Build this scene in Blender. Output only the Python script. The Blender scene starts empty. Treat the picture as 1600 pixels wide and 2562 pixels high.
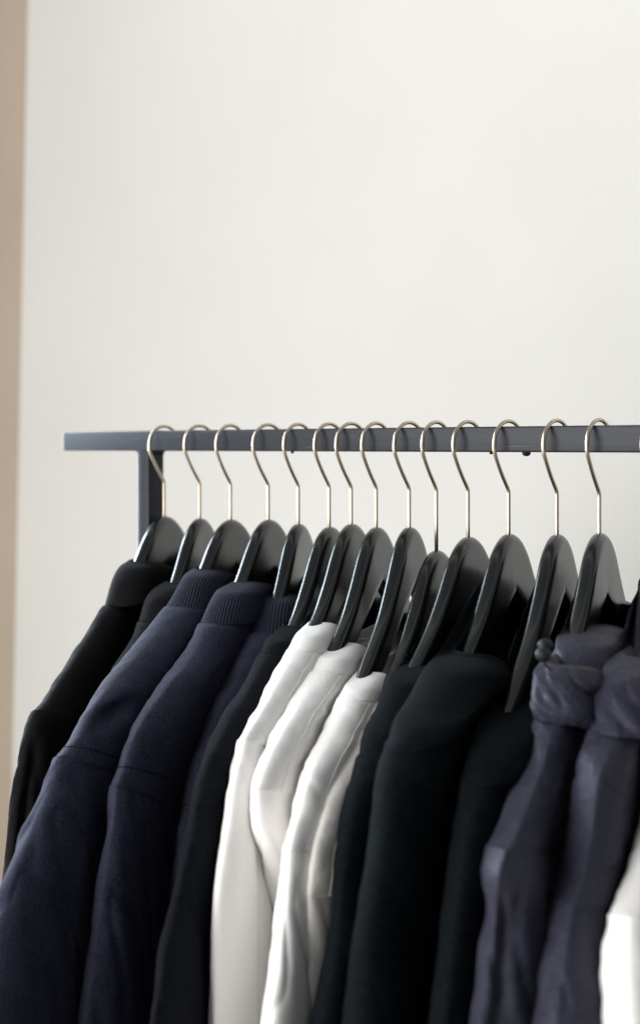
import bpy, math, random
from mathutils import Vector, noise, Matrix

random.seed(7)
scene = bpy.context.scene
COL = scene.collection
R = math.radians

# ------------------------------------------------------------------ camera model
# World: X along the rail (towards the viewer's right), Y away behind the rail, Z up.
F = 3333.0                      # focal length in pixels of the 1600 px wide photograph (50 mm)
HZ = 1116.0                     # horizon row
ANG = math.atan(3722 / 3333.0)
U = (math.sin(ANG), -math.cos(ANG))
V = (math.cos(ANG), math.sin(ANG))
CAMX, CAMY, CAMZ = 1.437, -1.093, 1.45
RAIL_Z = CAMZ + 0.0066
RAIL_TOP = RAIL_Z + 0.0125


def ray(px):
    dx = (px - 800) / F
    return (dx * U[0] + U[1], dx * V[0] + V[1])


def stem_x(px):
    d = ray(px)
    t = -CAMY / d[1]
    return CAMX + t * d[0], t


def locate(px, py, s, yaw, ha, hc, ox=0.0, pw=1.0, skw=0.0):
    """centre (y along the hanger, z above the camera) of a rounded edge whose outline was measured in the photo"""
    ex = (math.cos(yaw), math.sin(yaw))
    ey = (-math.sin(yaw), math.cos(yaw))
    d = ray(px)
    L = math.hypot(*d)
    n = (-d[1] / L, d[0] / L)
    na, nb_ = n[0] * ex[0] + n[1] * ex[1], n[0] * ey[0] + n[1] * ey[1]
    sup = max(ha * (math.copysign(abs(math.cos(t)) ** pw, math.cos(t)) + skw * math.sin(t) ** 2) * na - hc * math.sin(t) ** pw * nb_ for t in [math.pi * i / 60 for i in range(61)])
    rx, ry = s + ox * ex[0] - CAMX, ox * ex[1] - CAMY
    yc = -(sup + rx * n[0] + ry * n[1]) / (ey[0] * n[0] + ey[1] * n[1])
    P = (rx + yc * ey[0], ry + yc * ey[1])
    depth = P[0] * U[1] + P[1] * V[1]
    return yc, -(py - HZ) / F * depth


# ------------------------------------------------------------------ materials
def new_mat(name):
    m = bpy.data.materials.new(name)
    m.use_nodes = True
    nt = m.node_tree
    b = nt.nodes['Principled BSDF']
    return m, nt, b


def node(nt, t, **kw):
    n = nt.nodes.new(t)
    for k, v in kw.items():
        if k in n.inputs:
            n.inputs[k].default_value = v
        else:
            setattr(n, k, v)
    return n


def cloth(name, col, col2, rough=0.9, sheen=0.3, sheen_tint=(1, 1, 1), weave=700.0, bump=0.25, spec=0.12, wrinkle=0.0, mott=35.0, twill=0.0):
    m, nt, b = new_mat(name)
    tc = node(nt, 'ShaderNodeTexCoord')
    n1 = node(nt, 'ShaderNodeTexNoise', Scale=mott, Detail=5.0, Roughness=0.6)
    nt.links.new(tc.outputs['Object'], n1.inputs['Vector'])
    n2 = node(nt, 'ShaderNodeTexNoise', Scale=weave, Detail=2.0, Roughness=0.6)
    nt.links.new(tc.outputs['Object'], n2.inputs['Vector'])
    add = node(nt, 'ShaderNodeMath', operation='MULTIPLY_ADD')
    nt.links.new(n2.outputs['Fac'], add.inputs[0])
    add.inputs[1].default_value = 1.0
    m1 = node(nt, 'ShaderNodeMath', operation='MULTIPLY')
    m1.inputs[1].default_value = 0.35
    nt.links.new(n1.outputs['Fac'], m1.inputs[0])
    nt.links.new(m1.outputs[0], add.inputs[2])
    ramp = node(nt, 'ShaderNodeValToRGB')
    ramp.color_ramp.elements[0].position = 0.40
    ramp.color_ramp.elements[1].position = 0.74
    ramp.color_ramp.elements[0].color = (*col, 1)
    ramp.color_ramp.elements[1].color = (*col2, 1)
    sub = node(nt, 'ShaderNodeMath', operation='MULTIPLY')
    sub.inputs[1].default_value = 0.85
    nt.links.new(add.outputs[0], sub.inputs[0])
    nt.links.new(sub.outputs[0], ramp.inputs['Fac'])
    nt.links.new(ramp.outputs['Color'], b.inputs['Base Color'])
    b.inputs['Roughness'].default_value = rough
    b.inputs['Specular IOR Level'].default_value = spec
    b.inputs['Sheen Weight'].default_value = sheen
    b.inputs['Sheen Roughness'].default_value = 0.45
    b.inputs['Sheen Tint'].default_value = (*sheen_tint, 1)
    bp = node(nt, 'ShaderNodeBump', Strength=bump, Distance=0.0006)
    nt.links.new(n2.outputs['Fac'], bp.inputs['Height'])
    last = bp
    if wrinkle > 0:
        n3 = node(nt, 'ShaderNodeTexNoise', Scale=42.0, Detail=4.0, Roughness=0.55, Distortion=0.8)
        nt.links.new(tc.outputs['Object'], n3.inputs['Vector'])
        bp2 = node(nt, 'ShaderNodeBump', Strength=wrinkle, Distance=0.006)
        nt.links.new(n3.outputs['Fac'], bp2.inputs['Height'])
        nt.links.new(bp.outputs['Normal'], bp2.inputs['Normal'])
        last = bp2
    nt.links.new(last.outputs['Normal'], b.inputs['Normal'])
    return m


M = {}
M['navy'] = cloth('navy_cotton', (0.0135, 0.0150, 0.0270), (0.0350, 0.0370, 0.0610), sheen=0.010, weave=520, sheen_tint=(0.75, 0.78, 1), bump=0.35, wrinkle=0.16)
M['navyrib'] = cloth('navy_rib_knit', (0.012, 0.0138, 0.0235), (0.026, 0.0290, 0.0460), sheen=0.010, bump=0.4, sheen_tint=(.8, .85, 1))
M['blackcotton'] = cloth('black_cotton', (0.0045, 0.0046, 0.0055), (0.0115, 0.0112, 0.0124), sheen=0.006, spec=.06, bump=0.4, wrinkle=0.15)
M['charcoal'] = cloth('charcoal_jersey', (0.0035, 0.0044, 0.0064), (0.0105, 0.0120, 0.0158), sheen=0.008, spec=.06, bump=0.5, wrinkle=0.12)
M['white'] = cloth('white_jersey', (0.80, 0.785, 0.765), (0.86, 0.845, 0.825), sheen=0.20, bump=0.30, weave=550, wrinkle=0.10)
M['cream'] = cloth('cream_wool', (0.76, 0.725, 0.67), (0.84, 0.81, 0.76), sheen=0.20, bump=0.5, weave=400, wrinkle=0.14)
M['knit'] = cloth('black_wool_knit', (0.0014, 0.0023, 0.0032), (0.0052, 0.0076, 0.0098), sheen=0.004, spec=.05, sheen_tint=(.7, .95, 1), bump=0.6, weave=480)
M['nylon'] = cloth('purple_grey_nylon', (0.019, 0.0195, 0.031), (0.046, 0.0455, 0.069), rough=0.5, sheen=0.008, spec=0.10, bump=0.15, wrinkle=0.55)
M['thread'] = cloth('navy_thread', (0.003, 0.003, 0.007), (0.004, 0.004, 0.009), sheen=0.0)

# hanger paint: satin black over wood, a few chips
m, nt, b = new_mat('black_painted_wood')
tc = node(nt, 'ShaderNodeTexCoord')
oi = node(nt, 'ShaderNodeObjectInfo')
mp = node(nt, 'ShaderNodeVectorMath', operation='ADD')
mul = node(nt, 'ShaderNodeVectorMath', operation='SCALE')
nt.links.new(oi.outputs['Location'], mul.inputs[0])
mul.inputs['Scale'].default_value = 7.3
nt.links.new(tc.outputs['Object'], mp.inputs[0])
nt.links.new(mul.outputs[0], mp.inputs[1])
chip = node(nt, 'ShaderNodeTexNoise', Scale=170.0, Detail=2.0, Roughness=0.5)
nt.links.new(mp.outputs[0], chip.inputs['Vector'])
cr = node(nt, 'ShaderNodeValToRGB')
cr.color_ramp.elements[0].position = 0.775
cr.color_ramp.elements[1].position = 0.79
nt.links.new(chip.outputs['Fac'], cr.inputs['Fac'])
grain = node(nt, 'ShaderNodeTexNoise', Scale=30.0, Detail=6.0, Roughness=0.65)
st = node(nt, 'ShaderNodeMapping')
st.inputs['Scale'].default_value = (6.0, 1.0, 0.25)
nt.links.new(mp.outputs[0], st.inputs['Vector'])
nt.links.new(st.outputs[0], grain.inputs['Vector'])
gcol = node(nt, 'ShaderNodeValToRGB')
gcol.color_ramp.elements[0].color = (0.0035, 0.004, 0.005, 1)
gcol.color_ramp.elements[1].color = (0.009, 0.010, 0.011, 1)
nt.links.new(grain.outputs['Fac'], gcol.inputs['Fac'])
mix = node(nt, 'ShaderNodeMix', data_type='RGBA')
nt.links.new(cr.outputs['Color'], mix.inputs['Factor'])
nt.links.new(gcol.outputs['Color'], mix.inputs['A'])
mix.inputs['B'].default_value = (0.36, 0.22, 0.12, 1)
nt.links.new(mix.outputs['Result'], b.inputs['Base Color'])
rr = node(nt, 'ShaderNodeMapRange')
rr.inputs['To Min'].default_value = 0.17
rr.inputs['To Max'].default_value = 0.31
nt.links.new(grain.outputs['Fac'], rr.inputs['Value'])
nt.links.new(rr.outputs['Result'], b.inputs['Roughness'])
b.inputs['Specular IOR Level'].default_value = 0.46
bp = node(nt, 'ShaderNodeBump', Strength=0.12, Distance=0.0008)
nt.links.new(grain.outputs['Fac'], bp.inputs['Height'])
nt.links.new(bp.outputs['Normal'], b.inputs['Normal'])
b.inputs['Specular Tint'].default_value = (0.92, 1.0, 0.985, 1)
M['wood'] = m

m, nt, b = new_mat('brushed_steel_wire')
b.inputs['Metallic'].default_value = 1.0
b.inputs['Base Color'].default_value = (0.58, 0.495, 0.385, 1)
b.inputs['Roughness'].default_value = 0.30
tc = node(nt, 'ShaderNodeTexCoord')
n1 = node(nt, 'ShaderNodeTexNoise', Scale=260.0, Detail=3.0)
nt.links.new(tc.outputs['Object'], n1.inputs['Vector'])
mr = node(nt, 'ShaderNodeMapRange')
mr.inputs['To Min'].default_value = 0.22
mr.inputs['To Max'].default_value = 0.40
nt.links.new(n1.outputs['Fac'], mr.inputs['Value'])
nt.links.new(mr.outputs['Result'], b.inputs['Roughness'])
M['steel'] = m

m, nt, b = new_mat('grey_painted_steel')
tc = node(nt, 'ShaderNodeTexCoord')
n1 = node(nt, 'ShaderNodeTexNoise', Scale=26.0, Detail=6.0, Roughness=0.65)
mp = node(nt, 'ShaderNodeMapping')
mp.inputs['Scale'].default_value = (0.22, 1, 7.0)
nt.links.new(tc.outputs['Object'], mp.inputs['Vector'])
nt.links.new(mp.outputs[0], n1.inputs['Vector'])
rp = node(nt, 'ShaderNodeValToRGB')
rp.color_ramp.elements[0].position = 0.3
rp.color_ramp.elements[1].position = 0.72
rp.color_ramp.elements[0].color = (0.0150, 0.0170, 0.0225, 1)
rp.color_ramp.elements[1].color = (0.0275, 0.0305, 0.0390, 1)
nt.links.new(n1.outputs['Fac'], rp.inputs['Fac'])
# fine scratches
sc = node(nt, 'ShaderNodeTexNoise', Scale=60.0, Detail=2.0, Roughness=0.5)
mp2 = node(nt, 'ShaderNodeMapping')
mp2.inputs['Rotation'].default_value = (0, R(52), 0)
mp2.inputs['Scale'].default_value = (0.25, 1, 9.0)
nt.links.new(tc.outputs['Object'], mp2.inputs['Vector'])
nt.links.new(mp2.outputs[0], sc.inputs['Vector'])
sr = node(nt, 'ShaderNodeValToRGB')
sr.color_ramp.elements[0].position = 0.69
sr.color_ramp.elements[1].position = 0.76
nt.links.new(sc.outputs['Fac'], sr.inputs['Fac'])
sm = node(nt, 'ShaderNodeMath', operation='MULTIPLY')
sm.inputs[1].default_value = 0.35
nt.links.new(sr.outputs['Color'], sm.inputs[0])
mix = node(nt, 'ShaderNodeMix', data_type='RGBA')
nt.links.new(sm.outputs[0], mix.inputs['Factor'])
nt.links.new(rp.outputs['Color'], mix.inputs['A'])
mix.inputs['B'].default_value = (0.22, 0.23, 0.26, 1)
nt.links.new(mix.outputs['Result'], b.inputs['Base Color'])
b.inputs['Roughness'].default_value = 0.40
b.inputs['Specular IOR Level'].default_value = 0.22
bp = node(nt, 'ShaderNodeBump', Strength=0.1, Distance=0.001)
nt.links.new(n1.outputs['Fac'], bp.inputs['Height'])
nt.links.new(bp.outputs['Normal'], b.inputs['Normal'])
M['rail'] = m

m, nt, b = new_mat('black_plastic')
b.inputs['Base Color'].default_value = (0.010, 0.011, 0.013, 1)
b.inputs['Roughness'].default_value = 0.55
b.inputs['Specular IOR Level'].default_value = 0.3
M['plastic'] = m


def plaster(name, c1, c2, scale=3.0):
    m, nt, b = new_mat(name)
    tc = node(nt, 'ShaderNodeTexCoord')
    n1 = node(nt, 'ShaderNodeTexNoise', Scale=scale, Detail=4.0, Roughness=0.5)
    nt.links.new(tc.outputs['Object'], n1.inputs['Vector'])
    rp = node(nt, 'ShaderNodeValToRGB')
    rp.color_ramp.elements[0].position = 0.35
    rp.color_ramp.elements[1].position = 0.65
    rp.color_ramp.elements[0].color = (*c1, 1)
    rp.color_ramp.elements[1].color = (*c2, 1)
    nt.links.new(n1.outputs['Fac'], rp.inputs['Fac'])
    nt.links.new(rp.outputs['Color'], b.inputs['Base Color'])
    b.inputs['Roughness'].default_value = 0.92
    b.inputs['Specular IOR Level'].default_value = 0.2
    n2 = node(nt, 'ShaderNodeTexNoise', Scale=180.0, Detail=3.0)
    nt.links.new(tc.outputs['Object'], n2.inputs['Vector'])
    bp = node(nt, 'ShaderNodeBump', Strength=0.15, Distance=0.001)
    nt.links.new(n2.outputs['Fac'], bp.inputs['Height'])
    nt.links.new(bp.outputs['Normal'], b.inputs['Normal'])
    return m


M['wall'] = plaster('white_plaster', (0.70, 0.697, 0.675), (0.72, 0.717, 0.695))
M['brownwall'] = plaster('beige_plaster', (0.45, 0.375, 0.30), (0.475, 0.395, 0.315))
M['floor'] = plaster('pale_floor', (0.42, 0.39, 0.35), (0.47, 0.44, 0.40))


# ------------------------------------------------------------------ object helpers
def mesh_obj(name, verts, faces, mat, parent=None, uv=None, smooth=True):
    me = bpy.data.meshes.new(name)
    me.from_pydata(verts, [], faces)
    me.materials.append(mat)
    if uv:
        lay = me.uv_layers.new(name='UVMap')
        for p in me.polygons:
            for li in p.loop_indices:
                lay.data[li].uv = uv[me.loops[li].vertex_index]
    if smooth:
        me.polygons.foreach_set('use_smooth', [True] * len(me.polygons))
    o = bpy.data.objects.new(name, me)
    COL.objects.link(o)
    if parent:
        o.parent = parent
    return o


def thing(name, label, cat, loc, rz=0.0, group=None):
    o = bpy.data.objects.new(name, None)
    o.empty_display_size = 0.05
    COL.objects.link(o)
    o.location = loc
    o.rotation_euler = (0, 0, rz)
    o['label'] = label
    o['category'] = cat
    if group:
        o['group'] = group
    return o


def structure(o):
    o['kind'] = 'structure'
    return o


def box(x0, x1, y0, y1, z0, z1, bev=0.0):
    """verts / faces of a box whose edges are chamfered by bev (two-step round)"""
    import bmesh
    bm = bmesh.new()
    r = bmesh.ops.create_cube(bm, size=1.0)
    for v in bm.verts:
        v.co = Vector((x0 if v.co.x < 0 else x1, y0 if v.co.y < 0 else y1, z0 if v.co.z < 0 else z1))
    if bev > 0:
        bmesh.ops.bevel(bm, geom=list(bm.edges), offset=bev, segments=3, affect='EDGES', profile=0.5)
    bm.verts.ensure_lookup_table()
    vs = [v.co.copy() for v in bm.verts]
    bm.verts.index_update()
    fs = [[v.index for v in f.verts] for f in bm.faces]
    bm.free()
    return vs, fs


def tube(pts, rad, n=12, closed_ends=True):
    verts, faces = [], []
    prev = None
    for i, p in enumerate(pts):
        a = pts[max(i - 1, 0)]
        c = pts[min(i + 1, len(pts) - 1)]
        t = (c - a).normalized()
        if prev is None:
            s = t.cross(Vector((1, 0.01, 0.02))).normalized()
        else:
            s = (prev - t * prev.dot(t)).normalized()
        prev = s
        w = t.cross(s)
        for k in range(n):
            an = 2 * math.pi * k / n
            verts.append(p + (s * math.cos(an) + w * math.sin(an)) * rad)
    for i in range(len(pts) - 1):
        for k in range(n):
            faces.append((i * n + k, i * n + (k + 1) % n, (i + 1) * n + (k + 1) % n, (i + 1) * n + k))
    if closed_ends:
        faces.append(tuple(range(n))[::-1])
        faces.append(tuple((len(pts) - 1) * n + k for k in range(n)))
    return verts, faces


def ellipsoid(c, rx, ry, rz, nu=20, nv=12):
    vs, fs = [], []
    for j in range(nv + 1):
        ph = math.pi * j / nv
        for i in range(nu):
            th = 2 * math.pi * i / nu
            vs.append(Vector((c[0] + rx * math.sin(ph) * math.cos(th), c[1] + ry * math.sin(ph) * math.sin(th), c[2] + rz * math.cos(ph))))
    for j in range(nv):
        for i in range(nu):
            fs.append((j * nu + i, (j + 1) * nu + i, (j + 1) * nu + (i + 1) % nu, j * nu + (i + 1) % nu))
    return vs, fs


def merge(*parts):
    V_, F_ = [], []
    for vs, fs in parts:
        o = len(V_)
        V_ += list(vs)
        F_ += [tuple(i + o for i in f) for f in fs]
    return V_, F_


def interp(xs, ys, x):
    if x <= xs[0]:
        return ys[0]
    for i in range(len(xs) - 1):
        if x <= xs[i + 1]:
            f = (x - xs[i]) / (xs[i + 1] - xs[i] + 1e-12)
            return ys[i] + (ys[i + 1] - ys[i]) * f
    return ys[-1]


def smooth_path(pts, n):
    """Catmull-Rom through points (tuples), n samples even in arc length"""
    P = [Vector(p) for p in pts]
    P = [P[0] * 2 - P[1]] + P + [P[-1] * 2 - P[-2]]
    dense = []
    for i in range(1, len(P) - 2):
        for k in range(14):
            t = k / 14
            a, b_, c, d = P[i - 1], P[i], P[i + 1], P[i + 2]
            dense.append(0.5 * ((2 * b_) + (c - a) * t + (2 * a - 5 * b_ + 4 * c - d) * t * t + (3 * b_ - a - 3 * c + d) * t ** 3))
    dense.append(P[-2])
    L = [0.0]
    for i in range(1, len(dense)):
        L.append(L[-1] + (dense[i] - dense[i - 1]).length)
    out = []
    j = 0
    for k in range(n):
        s = L[-1] * k / (n - 1)
        while j < len(L) - 2 and L[j + 1] < s:
            j += 1
        f = (s - L[j]) / max(L[j + 1] - L[j], 1e-9)
        out.append(dense[j].lerp(dense[j + 1], f))
    return out


def soft_path(pts, n, sigma=0.007):
    """even resampling of a polyline (tuples of 4), then smoothing over about sigma metres; end points stay"""
    P = [Vector(p) for p in pts]
    L = [0.0]
    for a, b_ in zip(P, P[1:]):
        L.append(L[-1] + math.hypot(b_[0] - a[0], b_[1] - a[1]) + 1e-9)
    m_ = max(60, int(L[-1] / 0.0018))
    D = []
    j = 0
    for k in range(m_ + 1):
        x = L[-1] * k / m_
        while j < len(L) - 2 and L[j + 1] < x:
            j += 1
        D.append(P[j].lerp(P[j + 1], (x - L[j]) / (L[j + 1] - L[j])))
    it = int((min(sigma, L[-1] * 0.07) / (L[-1] / m_)) ** 2 * 2)
    for _ in range(it):
        D = [D[0]] + [(D[i - 1] + D[i] * 2 + D[i + 1]) * 0.25 for i in range(1, len(D) - 1)] + [D[-1]]
    out = []
    for k in range(n):
        x = m_ * k / (n - 1)
        i = min(int(x), m_ - 1)
        out.append(D[i].lerp(D[i + 1], x - i))
    return out


# ------------------------------------------------------------------ the setting
WALL_Y = 1.0
CORNER_X = -1.632
vs, fs = box(CORNER_X - 0.1, 4.6, WALL_Y, WALL_Y + 0.1, 0, 3.3)
WV, WF = vs, fs
# the side wall turns the corner in a soft round
cs = []
nrm = 24
rad = 0.15
for k in range(nrm + 1):
    a = math.pi / 2 * k / nrm
    cs.append((CORNER_X + rad - rad * math.cos(a), WALL_Y - rad + rad * math.sin(a) - 0.0004))
lean = 0.034


def sheet(prof):
    vs, fs = [], []
    for (x, y) in prof:
        vs += [Vector((x, y, 0)), Vector((x, y, 3.3))]
    for i in range(len(prof) - 1):
        fs.append((2 * i, 2 * i + 1, 2 * i + 3, 2 * i + 2))
    for v in vs:
        v.x += (v.z - 1.45) * lean
    return vs, fs


HALF = 22
wv, wf = sheet(cs[HALF:])
o = mesh_obj('wall_back', *merge((WV, WF), (wv, wf)), M['wall'])
me = o.data
for p in me.polygons:
    p.use_smooth = p.index >= len(WF)
structure(o)
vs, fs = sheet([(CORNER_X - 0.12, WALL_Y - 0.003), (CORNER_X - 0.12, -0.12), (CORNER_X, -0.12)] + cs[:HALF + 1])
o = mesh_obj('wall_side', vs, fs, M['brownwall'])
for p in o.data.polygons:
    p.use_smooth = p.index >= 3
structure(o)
vs, fs = box(-3.0, 5.0, -4.0, 1.6, -0.1, 0.0)
structure(mesh_obj('floor', vs, fs, M['floor'], smooth=False))

# ------------------------------------------------------------------ the rack


def front_x(px, y=-0.0125):
    d = ray(px)
    t = (y - CAMY) / d[1]
    return CAMX + t * d[0]


POST_X = front_x(344)
RX0 = front_x(157)
rack = thing('clothes_rack', 'dark grey square steel clothes rail on an upright post in front of the white wall', 'clothes rack', (POST_X + 0.011, 0, 0))
RXo = -(POST_X + 0.011)


def rp_(vs):
    return [v + Vector((RXo, 0, 0)) for v in vs]


RX1 = 1.22
vs, fs = box(RX0, RX1, -0.0125, 0.0125, RAIL_Z - 0.0125, RAIL_Z + 0.0125, 0.0018)
mesh_obj('rail', rp_(vs), fs, M['rail'], rack)
for px0 in (POST_X, 1.14):
    vs, fs = box(px0, px0 + 0.021, -0.0128, 0.0122, 0.012, RAIL_Z - 0.0115, 0.0016)
    mesh_obj('post', rp_(vs), fs, M['rail'], rack)
    vs, fs = box(px0 - 0.01, px0 + 0.031, -0.24, 0.24, 0.0, 0.012, 0.002)
    mesh_obj('foot', rp_(vs), fs, M['rail'], rack)
    for sgn in (-1, 1):
        # weld fillet: concave quarter round under the rail
        xe = px0 if sgn < 0 else px0 + 0.021
        r = 0.0055
        ring = [(xe - sgn * 0.003, 0.003), (xe - sgn * 0.003, -r)]
        ring += [(xe + sgn * (r - r * math.cos(a)), -r + r * math.sin(a)) for a in [R(10 * k) for k in range(10)]]
        ring += [(xe + sgn * r, 0.003)]
        n = len(ring)
        vs = []
        for y in (-0.0118, 0.0118):
            vs += [Vector((x, y, RAIL_Z - 0.0125 + z)) for x, z in ring]
        fs = [tuple(range(n)), tuple(range(n, 2 * n))[::-1]] + [(i, (i + 1) % n, n + (i + 1) % n, n + i) for i in range(n)]
        mesh_obj('weld', rp_(vs), fs, M['rail'], rack, smooth=False)
for px_ in (731, 1228, 1316):
    sx = stem_x(px_)[0]
    big = 1.0 if px_ == 1316 else 0.45
    vs, fs = merge(ellipsoid((sx, 0, RAIL_Z - 0.0135), 0.0042 * big, 0.0042 * big, 0.0030 * big))
    mesh_obj('screw', rp_(vs), fs, M['plastic'], rack)

# ------------------------------------------------------------------ hangers
K = 1600 / 1512
STEM = [388, 472, 545, 634, 705, 778, 830, 889, 967, 1031, 1106, 1202, 1316, 1416]
HEAD = [1220, 1225, 1228, 1228, 1238, 1245, 1238, 1246, 1246, 1301, 1269, 1262, 1263, 1260]
YAW = [22, 23, 23, 24, 24, 24.4, 24, 23.6, 23.2, 20.8, 17.8, 18.3, 20, 19.4, 16.8, 17]
ARM = [1, .88, 1, 1, .88, .95, .97, .92, .85, .95, 1, 1, .95, 1, .72, .66]      # how far each hanger's arms reach, against the widest
GYAW = [22, 23, 23, 24, 24, 24.3, 23.9, 23.4, 23.1, 20.6, 18.0, 18.4, 19.9, 19.3, 16.8, 17]      # the clothes turn a little on their hangers
SX, HEADZ = [], []
for x, y in zip(STEM, HEAD):
    s, t = stem_x(x * K)
    SX.append(s)
    HEADZ.append(-(y * K - HZ) / F * t)
SX += [0.863, 0.908]
HEADZ += [-0.083, -0.085]

# top outline of the wooden part (half), metres
TOP = [(0, 0), (7, -0.5), (13, -1.8), (19, -3.6), (25, -6.0), (31, -9.0), (37, -12.6), (45, -18.2), (53, -25.2), (62, -34), (70, -42), (78, -49.6), (87, -57.5), (100, -68.3), (113, -78), (128, -87.5),
       (143, -96), (160, -105), (180, -115), (200, -125), (218, -134.5), (225, -139.5), (229, -145)]
BOT = [(0, -58), (10, -63), (25, -70.5), (45, -80), (70, -92), (100, -108), (143, -130), (180, -146), (210, -157), (225, -159), (229, -152)]


def make_hanger_mesh():
    ys = [p[0] for p in TOP]
    stations = [-y for y in reversed(ys[1:])] + ys
    # subdivide
    st2 = []
    for a, b_ in zip(stations, stations[1:]):
        st2 += [a, (a + b_) / 2]
    st2.append(stations[-1])
    # smoothed top curve
    tp = smooth_path([(p[0], p[1], 0) for p in TOP], 400)
    bt = smooth_path([(p[0], p[1], 0) for p in BOT], 400)
    def at(path, y):
        xs = [p.x for p in path]
        lo, hi = 0, len(xs) - 1
        while hi - lo > 1:
            m_ = (lo + hi) // 2
            if xs[m_] <= y:
                lo = m_
            else:
                hi = m_
        f = (y - xs[lo]) / max(xs[hi] - xs[lo], 1e-9)
        return path[lo].y + (path[hi].y - path[lo].y) * max(0, min(1, f))
    vs, fs = [], []
    nc = 11
    nring = 0
    for y in st2:
        ay = abs(y)
        zt, zb = at(tp, ay), at(bt, ay)
        ha = interp([0, 30, 90, 180, 229], [7.6, 7.7, 7.9, 7.6, 6.0], ay)
        capt = min(8.0, (zt - zb) * 0.45)
        capb = min(4.0, (zt - zb) * 0.3)
        bend = 0.00022 * ay * ay       # contoured: the ends come a little forward
        ring = []
        for k in range(nc):
            a = math.pi * k / (nc - 1)
            ca, sa = math.cos(a), math.sin(a)
            ring.append((ha * math.copysign(abs(ca) ** 0.92, ca), zt - capt + capt * sa))
        for k in range(1, 6):
            f = k / 6
            ring.append((-ha, (zt - capt) * (1 - f) + (zb + capb) * f))
        for k in range(nc):
            a = math.pi + math.pi * k / (nc - 1)
            ring.append((ha * math.cos(a), zb + capb + capb * math.sin(a)))
        for k in range(1, 6):
            f = k / 6
            ring.append((ha, (zb + capb) * (1 - f) + (zt - capt) * f))
        nring = len(ring)
        for x, z in ring:
            vs.append(Vector(((x + bend * 0.0), y, z)) * 0.001)
    ns = len(st2)
    for i in range(ns - 1):
        for k in range(nring):
            fs.append((i * nring + k, (i + 1) * nring + k, (i + 1) * nring + (k + 1) % nring, i * nring + (k + 1) % nring))
    fs.append(tuple(range(nring))[::-1])
    fs.append(tuple((ns - 1) * nring + k for k in range(nring)))
    return vs, fs


def make_hook_mesh():
    rw = 0.0019
    Rr = 0.0238
    cz = 0.0125 - math.sqrt((Rr - rw) ** 2 - 0.0118 ** 2)   # the wire rests on both edges of the rail
    P = []
    for a in range(-8, 206, 6):      # from behind the rail, over the top, round the front
        P.append(Vector((0, Rr * math.cos(R(a)), cz + Rr * math.sin(R(a)))))
    zb = -0.0500
    e = P[-1]
    P += [Vector((0, e.y + (0 - e.y) * f, e.z + (zb - e.z) * f)) + Vector((0, 0.0012 * math.sin(f * math.pi) * -1, 0)) for f in (0.2, 0.4, 0.6, 0.8, 0.93)]
    P.append(Vector((0, -0.0003, zb - 0.0008)))
    P.append(Vector((0, 0, zb - 0.0035)))
    P.append(Vector((0, 0, -0.085)))
    P.append(Vector((0, 0, -0.122)))
    return tube(P, rw, 14)


HLABEL = [
    'black wooden hanger beside the post, carrying the outermost black collared shirt',
    'black wooden hanger second from the post, carrying the mostly hidden black collared shirt',
    'black wooden hanger rising from the ribbed collar of the navy jacket nearest the black shirts',
    'black wooden hanger rising from the ribbed collar of the middle navy jacket',
    'black wooden hanger in the ribbed collar of the navy jacket next to the charcoal sweatshirt',
    'black wooden hanger with a narrow visible head, carrying the charcoal sweatshirt',
    'black wooden hanger carrying the first white sweatshirt, the one next to charcoal',
    'black wooden hanger carrying the middle white sweatshirt with a smooth collar',
    'black wooden hanger carrying the white sweatshirt with its collar lowest, beside the cream top',
    'black wooden hanger hanging lowest on a longer hook stem, carrying the cream top',
    'black wooden hanger carrying the narrow black knit cardigan next to the cream top',
    'black wooden hanger carrying the black cardigan with the broad shawl collar',
    'black wooden hanger with bare arm above the black knit cardigan beside the hooded jacket',
    'black wooden hanger with pale reflecting face, carrying the hooded jacket with cord toggle',
    'black wooden hanger cut by the right picture edge, carrying the second hooded jacket',
    'black wooden hanger inside the white sweatshirt at the right picture edge',
]
hv, hf = make_hanger_mesh()
kv, kf = make_hook_mesh()
proto_body = proto_hook = None
for i in range(16):
    root = thing('coat_hanger', HLABEL[i], 'hanger', (SX[i], 0, RAIL_Z), R(YAW[i] + (3.0 if i == 0 else 5.0 if i in (1, 4) else 2.2 if i == 14 else 0)), 'black wooden hangers on the rail')
    if i == 0:
        bo = proto_body = mesh_obj('hanger_body', hv, hf, M['wood'], root)
        ho = proto_hook = mesh_obj('hook', kv, kf, M['steel'], root)
    else:
        bo, ho = proto_body.copy(), proto_hook.copy()
        COL.objects.link(bo)
        COL.objects.link(ho)
        bo.parent = ho.parent = root
    bo.scale = (1, ARM[i], 1)
    bo.location = (0, 0, CAMZ + HEADZ[i] - RAIL_Z)
    ho.rotation_euler = (0, 0, -root.rotation_euler.z + R( random.uniform(-3, 3)))


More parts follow.
